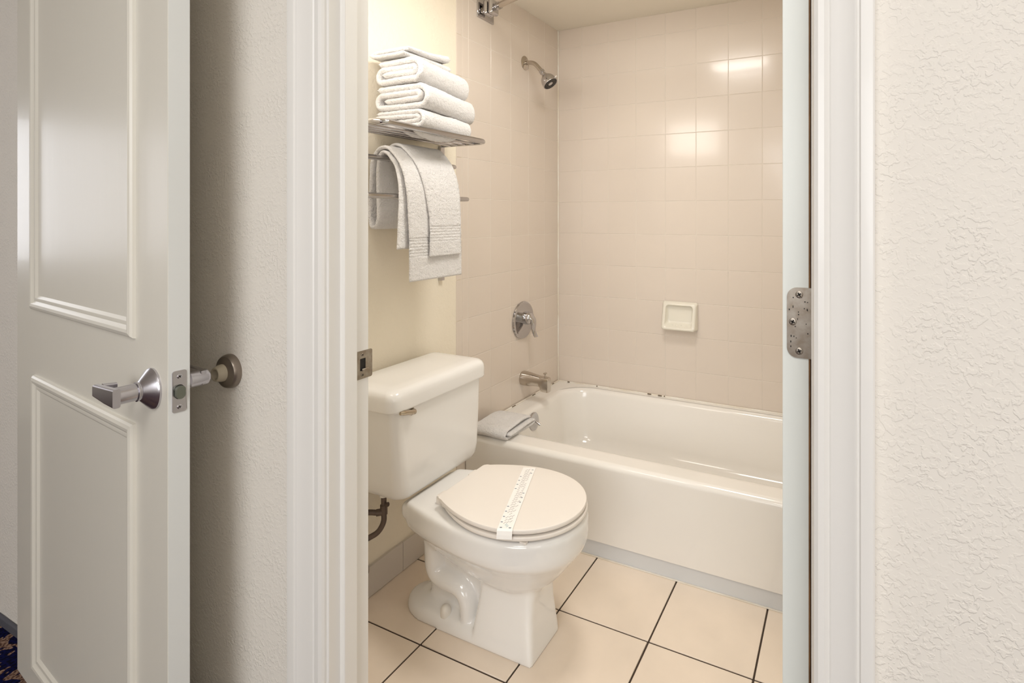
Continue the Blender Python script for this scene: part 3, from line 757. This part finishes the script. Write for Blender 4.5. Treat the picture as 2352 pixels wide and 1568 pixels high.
spt = empty('tub_spout', (XF, 2.23, 0.46), 'chrome tub spout with a diverter knob, under the shower valve', 'faucet')
secs = []
for (x, zc, rz, ry) in ((0, 0.461, 0.033, 0.033), (0.01, 0.461, 0.034, 0.034), (0.04, 0.460, 0.032, 0.031), (0.07, 0.459, 0.0275, 0.026), (0.095, 0.4575, 0.0245, 0.0235), (0.103, 0.4555, 0.0260, 0.0225), (0.110, 0.4480, 0.0330, 0.0220), (0.116, 0.4465, 0.0345, 0.0215), (0.140, 0.4445, 0.0345, 0.0200), (0.1455, 0.4440, 0.0335, 0.0185), (0.147, 0.4440, 0.031, 0.016)):
    p_ = 5.5 if x > 0.105 else 3.0 if x > 0.09 else 2.2
    secs.append([Vector((XF+x, 2.23+ry*math.copysign(abs(math.cos(a))**(2/p_), math.cos(a)), zc+rz*math.copysign(abs(math.sin(a))**(2/p_), math.sin(a)))) for a in [2*math.pi*k/32 for k in range(32)]])
bm = bmesh.new(); add_loft(bm, secs)
obj('body', bm, M['old_chrome'], spt, True, 40)
bm = bmesh.new(); add_lathe(bm, [(0.0035, 0), (0.0040, 0.016), (0.009, 0.019), (0.0095, 0.023), (0.003, 0.024)], (XF+0.125, 2.23, 0.476), (0, 0, 1), 20)
obj('diverter_knob', bm, M['old_chrome'], spt, True, 40)

sw = empty('shower_fixture', (XF, 2.2485, 1.986), 'chrome shower head on a bent arm, high on the tiled wall', 'shower head')
bm = bmesh.new(); add_lathe(bm, [(0.034, 0), (0.034, 0.002), (0.028, 0.006), (0.014, 0.009), (0.012, 0.010)], (XF, 2.2485, 1.986), (1, 0, 0), 36)
obj('flange', bm, M['old_chrome'], sw, True, 40)
arm = resample(fillet([(XF, 2.2485, 1.986), (XF+0.050, 2.2485, 1.984), (XF+0.100, 2.2485, 1.928)], 0.04, 8), 0.006)[0]
bm = bmesh.new(); add_tube(bm, arm, 0.0105, 18); obj('arm', bm, M['old_chrome'], sw, True, 60)
ax = Vector((0.60, 0.0, -0.80)).normalized(); c0 = Vector(arm[-1])
bm = bmesh.new()
add_lathe(bm, [(0.0135, -0.012), (0.014, 0.002), (0.0115, 0.004), (0.0115, 0.014), (0.015, 0.016), (0.016, 0.022), (0.024, 0.027), (0.031, 0.036), (0.0355, 0.048), (0.0370, 0.060), (0.0375, 0.072), (0.036, 0.0735), (0.0345, 0.0725)], c0, ax, 40)
hd = obj('spray_body', bm, M['chrome'], sw, True, 50)
bm = bmesh.new(); add_lathe(bm, [(0.0345, 0.070), (0.0345, 0.0725), (0.030, 0.0735), (0.012, 0.073), (0.010, 0.071), (0.002, 0.071)], c0, ax, 36)
fx, fy, fz = frame_from(ax)
for r_, n_ in ((0.031, 22), (0.025, 16), (0.018, 10)):
    for k in range(n_):
        a = 2*math.pi*k/n_; add_lathe(bm, [(0.0014, 0.072), (0.0010, 0.0765)], c0+fx*r_*math.cos(a)+fy*r_*math.sin(a), ax, 6)
obj('spray_face', bm, M['nozzle'], hd, True, 40)
bm = bmesh.new(); kp = c0+ax*0.064; side = Vector((0.8, 0, 0.6))
add_tube(bm, [kp+side*0.034, kp+side*0.044, kp+side*0.047], [0.003, 0.003, 0.0045], 12); obj('spray_lever', bm, M['plastic'], hd, True, 60)

rod = empty('shower_curtain_rod', (XF, 1.935, 2.12), 'curved chrome shower curtain rod on a hinged wall bracket near the ceiling', 'curtain rod')
bm = bmesh.new(); add_box(bm, XF, XF+0.005, 1.868, 1.985, 2.088, 2.20, 0.002); obj('wall_plate', bm, M['chrome'], rod, True)
bm = bmesh.new(); add_box(bm, XF+0.004, XF+0.028, 1.898, 1.926, 2.110, 2.138, 0.006)
obj('bracket_neck', bm, M['old_chrome'], rod, True, 40)
for (q0, q1) in ((0.016, 0.0385), (0.042, 0.066)):
    bm = bmesh.new(); add_box(bm, XF+q0, XF+q1, 1.884, 1.940, 2.098, 2.163, 0.011, 4); obj('clamp', bm, M['chrome'], rod, True, 50)
rp = []
for k in range(25):
    t = k/24; x = XF+0.06+(XR-0.06-XF-0.06)*t; rp.append((x, 1.915-0.16*math.sin(math.pi*t)**0.9*1.0, 2.130))
bm = bmesh.new(); add_tube(bm, rp, 0.0128, 24)
obj('rod', bm, M['old_chrome'], rod, True, 60)
v0, v1, v2 = Vector(rp[0]), Vector(rp[0]).lerp(Vector(rp[1]), 0.35), Vector(rp[0]).lerp(Vector(rp[1]), 0.6)
bm = bmesh.new(); add_tube(bm, [v0-Vector((0.004, 0, 0)), v1, v1, v2], [0.013, 0.0155, 0.0165, 0.0165], 24); obj('collar', bm, M['chrome'], rod, True, 40)
bm = bmesh.new(); add_box(bm, XR-0.06, XR, 1.885, 1.945, 2.10, 2.16, 0.008, 3); obj('end_bracket', bm, M['chrome'], rod, True, 40)

# ceramic soap dish on the back wall
sd = empty('soap_dish', (-0.7335, YB, 0.757), 'cream ceramic soap dish set in the tiled back wall above the tub', 'soap dish')
cx, cz, hwd, hh = -0.7335, 0.757, 0.0835, 0.0655
def dsec(y, w_, h_, dz, r): return [Vector((p[0], y, p[1])) for p in rrect(cx-w_, cx+w_, cz+dz-h_, cz+dz+h_, r, 6)]
yb0 = YB-0.004
bm = bmesh.new()
def tilt(sec, k=0.26):   # the lower lip stands further out
    for v in sec:
        v.y -= max(0, (cz+hh-v.z))*k
    return sec
add_loft(bm, [dsec(yb0, hwd+0.003, hh+0.003, 0, 0.010), dsec(yb0-0.006, hwd+0.003, hh+0.003, 0, 0.012), tilt(dsec(yb0-0.010, hwd, hh, 0, 0.014)), tilt(dsec(yb0-0.016, hwd-0.003, hh-0.003, 0, 0.014)),
              tilt(dsec(yb0-0.019, hwd-0.009, hh-0.008, 0, 0.014)), tilt(dsec(yb0-0.018, hwd-0.016, hh-0.015, 0.002, 0.014)), tilt(dsec(yb0-0.008, hwd-0.021, hh-0.022, 0.005, 0.014), 0.10),
              tilt(dsec(yb0-0.003, hwd-0.028, hh-0.030, 0.008, 0.012), 0.02)], True, True)
obj('dish', bm, M['dish'], sd, True, 60)
bm = bmesh.new()
for k in range(4):
    add_box(bm, cx-0.036+k*0.022, cx-0.028+k*0.022, yb0-0.036, yb0-0.010, cz-0.050, cz-0.0405, 0.002)
obj('rib', bm, M['dish'], sd, True)['kind'] = 'stuff'

# ------------------------------------------------------------------ towel rack
rk = empty('towel_rack', (XW, 1.385, 1.25), 'chrome wall rack with towel shelf and two bars above the toilet', 'towel rack')
def urail(name, xf, ya, yb_, z, r, rc, m=None, xw=XW+0.012):
    pts = resample(fillet([(xw, ya, z), (xf, ya, z), (xf, yb_, z), (xw, yb_, z)], rc, 10), 0.008)[0]
    bm = bmesh.new(); add_tube(bm, pts, r, 18); o = obj(name, bm, m or M['chrome'], rk, True, 60); return o
ZS = 1.5150
YL, YR_ = 1.135, 1.640
urail('shelf_frame', -1.198, YL, YR_, ZS, 0.0092, 0.035)
for x in (-1.253, -1.292, -1.328, -1.362):
    bm = bmesh.new(); add_tube(bm, [(x, YL+0.004, ZS-0.004), (x, YR_-0.004, ZS-0.004)], 0.0048, 12); obj('shelf_rod', bm, M['chrome'], rk, True, 60)
urail('towel_bar', -1.332, YL, YR_, 1.4275, 0.0082, 0.030)
urail('towel_bar', -1.272, YL, YR_, 1.3050, 0.0082, 0.030)
for y in (YL, YR_):
    bm = bmesh.new(); add_box(bm, XW+0.0008, XW+0.014, y-0.011, y+0.011, 0.995, 1.512, 0.002)
    br = obj('bracket', bm, M['chrome'], rk, True, 40)
    for z in (1.44, 1.06):
        bm = bmesh.new(); add_lathe(bm, [(0.0035, 0), (0.0035, 0.0006)], (XW+0.014, y, z), (1, 0, 0), 16); obj('screw_hole', bm, M['dark'], br)

# ------------------------------------------------------------------ towels
def fuzz(p, amp, f=90.0): return noise.noise(p*f)*amp+noise.noise(p*f*2.7)*amp*0.5
def strip(name, path, y0, y1, th, parent=None, step=0.0055, ny=34, band=None, wave=0.002, amp=0.0011, taper=None, m=None, swap=False, seed=0.0, edge=None):
    """cloth strip of thickness th following a path in the XZ plane (or YZ when swap), widened along the other axis.
    band: list of (s0, s1) in metres from the end where ribs run; edge(t) -> (y0, y1) overrides"""
    pts, L = resample(path, step); n = len(pts)
    T = []
    for i in range(n): T.append((pts[min(i+1, n-1)]-pts[max(i-1, 0)]).normalized())
    bm = bmesh.new(); grid = []
    vs_ = [(-math.cos(math.pi*j/ny)) for j in range(ny+1)]
    # finer spacing only near the edges
    vs_ = [0.35*v+0.65*(2*j/ny-1) for j, v in enumerate(vs_)]
    for i in range(n):
        s = L*i/(n-1); t = i/(n-1); e0, e1 = edge(t) if edge else (y0, y1)
        row = []
        for v in vs_:
            ed = min(1.0, (1-abs(v))*(e1-e0)/2/(th*0.55)); en = min(1.0, min(s, L-s)/(th*0.5))
            k = math.sqrt(max(0.0, 1-(1-ed)**2))*math.sqrt(max(0.02, 1-(1-en)**2))
            h = th/2*max(0.12, k)
            if band:
                for (b0, b1) in band:
                    se = L-s
                    if b0 < se < b1: h -= 0.0019*(0.5+0.5*math.cos((se-b0)*2*math.pi/0.0098))+0.0003
            y = (e0+e1)/2+v*(e1-e0)/2
            nx, nz = -T[i].y, T[i].x
            P3 = Vector((pts[i].x+seed, y, pts[i].y))
            wv = noise.noise(Vector((P3.x*9, y*9, P3.z*9)))*wave*2
            f1 = fuzz(P3+Vector((0, 0, 3)), amp); f2 = fuzz(P3+Vector((5, 0, 0)), amp)
            a = (pts[i].x+nx*(h+f1)+nx*wv, pts[i].y+nz*(h+f1)+nz*wv); b = (pts[i].x-nx*(h+f2)+nx*wv, pts[i].y-nz*(h+f2)+nz*wv)
            yy = y+noise.noise(P3*40)*amp*1.2
            if swap: row.append((bm.verts.new((yy, a[0], a[1])), bm.verts.new((yy, b[0], b[1]))))
            else: row.append((bm.verts.new((a[0], yy, a[1])), bm.verts.new((b[0], yy, b[1]))))
        grid.append(row)
    N_ = len(vs_)
    for i in range(n-1):
        for j in range(N_-1):
            A, B, D, E_ = grid[i][j], grid[i+1][j], grid[i+1][j+1], grid[i][j+1]
            bm.faces.new((A[0], B[0], D[0], E_[0])); bm.faces.new((A[1], E_[1], D[1], B[1]))
        for j in (0, N_-1): bm.faces.new((grid[i][j][0], grid[i][j][1], grid[i+1][j][1], grid[i+1][j][0]))
    for i in (0, n-1):
        for j in range(N_-1): bm.faces.new((grid[i][j][0], grid[i][j+1][0], grid[i][j+1][1], grid[i][j][1]))
    return obj(name, bm, m or M['terry'], parent, True)
def V2(*a): return [Vector(p) for p in a]
def roll(name, xa, xb_, z0, h, y0, y1, label, seed, skew=0.0):
    """folded bath towel: a flattened spiral seen on its end, with a round fold to the front"""
    t = h/4.15; zc = [z0+h*(i+0.5)/4 for i in range(4)]
    xm = xb_-t/2; p = V2((xa+0.045, zc[1]), (xm-1.55*t, zc[1]), (xm-1.05*t, (zc[1]+zc[2])/2), (xm-1.55*t, zc[2]), (xa+1.3*t, zc[2]), (xa+0.6*t, zc[1]+0.2*t), (xa+0.9*t, zc[0]), (xm-0.75*t, zc[0]),
           (xm, zc[0]+0.9*t), (xm, zc[3]-1.0*t), (xm-0.95*t, zc[3]), (xa+0.02, zc[3]-0.002))
    path = fillet(p, [0, .02, .01, .02, .02, .015, .02, .02, .02, .02, .02, 0], 6)
    o = strip(name, path, y0, y1, t*1.03, None, 0.0050, 36, None, 0.0016, 0.0013, seed=seed,
              edge=lambda q: (y0+0.004*math.sin(q*9+seed)+skew*q, y1+0.004*math.cos(q*7+seed)))
    kk = 1.0 if h > 0.07 else 0.8
    for v in o.data.vertices: v.co.x = xa+(v.co.x-xa)*(1-max(0, v.co.y-1.285)*kk)
    tag(o, label, 'towel', 'folded towels on the rack shelf'); return o
ZB = ZS+0.0030
roll('folded_towel', -1.392, -1.172, ZB, 0.062, 1.285, 1.590, 'thick folded white towel at the bottom of the shelf stack', 0.3)
roll('folded_towel', -1.390, -1.160, ZB+0.0632, 0.080, 1.290, 1.630, 'thick folded white towel in the middle, directly under the rounded top roll', 2.1)
roll('folded_towel', -1.385, -1.176, ZB+0.1445, 0.080, 1.283, 1.602, 'plump folded white towel with a round front, just below the thin topmost one', 4.7)
zt = ZB+0.2265
pt = fillet(V2((-1.235, zt+0.009), (-1.36, zt+0.009), (-1.388, zt+0.016), (-1.36, zt+0.0265), (-1.29, zt+0.0265), (-1.225, zt+0.0265)), 0.01, 5)
tw = strip('folded_towel', pt, 1.27, 1.50, 0.0155, None, 0.005, 34, None, 0.0018, 0.0009, seed=7.7, edge=lambda q: (1.262+0.015*q, 1.52-0.02*q))
for v in tw.data.vertices: v.co.z = zt+(v.co.z-zt)*(0.75+3.2*(v.co.y-1.26))
for v in tw.data.vertices: v.co.x -= (v.co.y-1.27)*0.10; v.co.x = max(v.co.x, XW+0.003)
tag(tw, 'thin flat folded white towel on the very top of the stack', 'towel', 'folded towels on the rack shelf')
# slack of the lowest towel bulging down between the shelf rods
low = bpy.data.objects['folded_towel']
for (xa_, xb2, y0_, y1_, dz_) in ((-1.2470, -1.2080, 1.305, 1.505, 0.030), (-1.2860, -1.2590, 1.300, 1.43, 0.022)):
    bm = bmesh.new(); secs = []
    for k in range(25):
        t = k/24; y = y0_+(y1_-y0_)*t; sc = max(0.05, math.sin(math.pi*min(1, max(0, t)))**0.35)
        hx, hz = (xb2-xa_)/2*(0.6+0.4*sc), dz_*sc
        secs.append([Vector(((xa_+xb2)/2+hx*math.cos(a_), y, ZB+0.006-hz*0.5+(hz*0.62)*math.sin(a_)+noise.noise(Vector((y*60, a_, 0)))*0.0012)) for a_ in [2*math.pi*q/16 for q in range(16)]])
    add_loft(bm, secs); obj('sagging_fold', bm, M['terry'], low, True)
# big towel hung over both bars, folded in half with its fold hanging behind
P1 = fillet(V2((-1.2500, 1.140), (-1.2520, 1.31), (-1.2700, 1.395), (-1.318, 1.4470), (-1.345, 1.447), (-1.357, 1.400), (-1.356, 1.235), (-1.366, 1.206), (-1.386, 1.206), (-1.3935, 1.240), (-1.385, 1.42), (-1.355, 1.4625), (-1.315, 1.4640),
               (-1.262, 1.412), (-1.2370, 1.335), (-1.2330, 1.20), (-1.2330, 1.036)), [0, .06, .05, .03, .03, .03, .015, .012, .012, .015, .04, .03, .03, .06, .06, .05, 0], 6)
def e1(q):
    f = 1.272+0.016*min(1, max(0, (q-0.62)/0.35)); 
    if q < 0.2: f = 1.252+0.02*q/0.2
    return (f, 1.535+0.006*max(0, q-0.7)/0.3)
bt = strip('hanging_towel', P1, 1.28, 1.535, 0.0115, None, 0.0024, 30, [(0.078, 0.137)], 0.0012, 0.0010, seed=1.3, edge=e1)
tag(bt, 'long white bath towel hung doubled over the rack bars, reaching lowest', 'towel')
P2 = fillet(V2((-1.378, 1.40), (-1.380, 1.44), (-1.355, 1.4765), (-1.313, 1.478), (-1.254, 1.420), (-1.2265, 1.335), (-1.2205, 1.22), (-1.2205, 1.110)), [0, .02, .03, .04, .06, .06, .05, 0], 6)
ht = strip('hanging_towel', P2, 1.35, 1.525, 0.0105, None, 0.0024, 28, [(0.050, 0.099)], 0.0010, 0.0010, seed=3.9, edge=lambda q: (1.325+0.040*min(1, max(0, (q-0.25)/0.5)), 1.520))
tag(ht, 'short white hand towel hung over the longer bath towel', 'towel')

# folded cloth on the tub ledge
cloth = empty('folded_washcloth', (-1.28, 1.90, ZT), 'small folded white cloth resting on the front corner of the tub rim', 'cloth')
pc = fillet(V2((1.800, ZT+0.021), (1.985, ZT+0.020), (2.004, ZT+0.0145), (1.985, ZT+0.008), (1.800, ZT+0.008), (1.786, ZT+0.02), (1.802, ZT+0.036), (1.93, ZT+0.041), (1.970, ZT+0.036), (1.990, ZT+0.031)), 0.012, 5)
strip('fold', pc, -1.385, -1.195, 0.0125, cloth, 0.005, 30, None, 0.0025, 0.0006, swap=True, seed=6.1, edge=lambda q: (-1.385+0.01*q, -1.196-0.025*q))
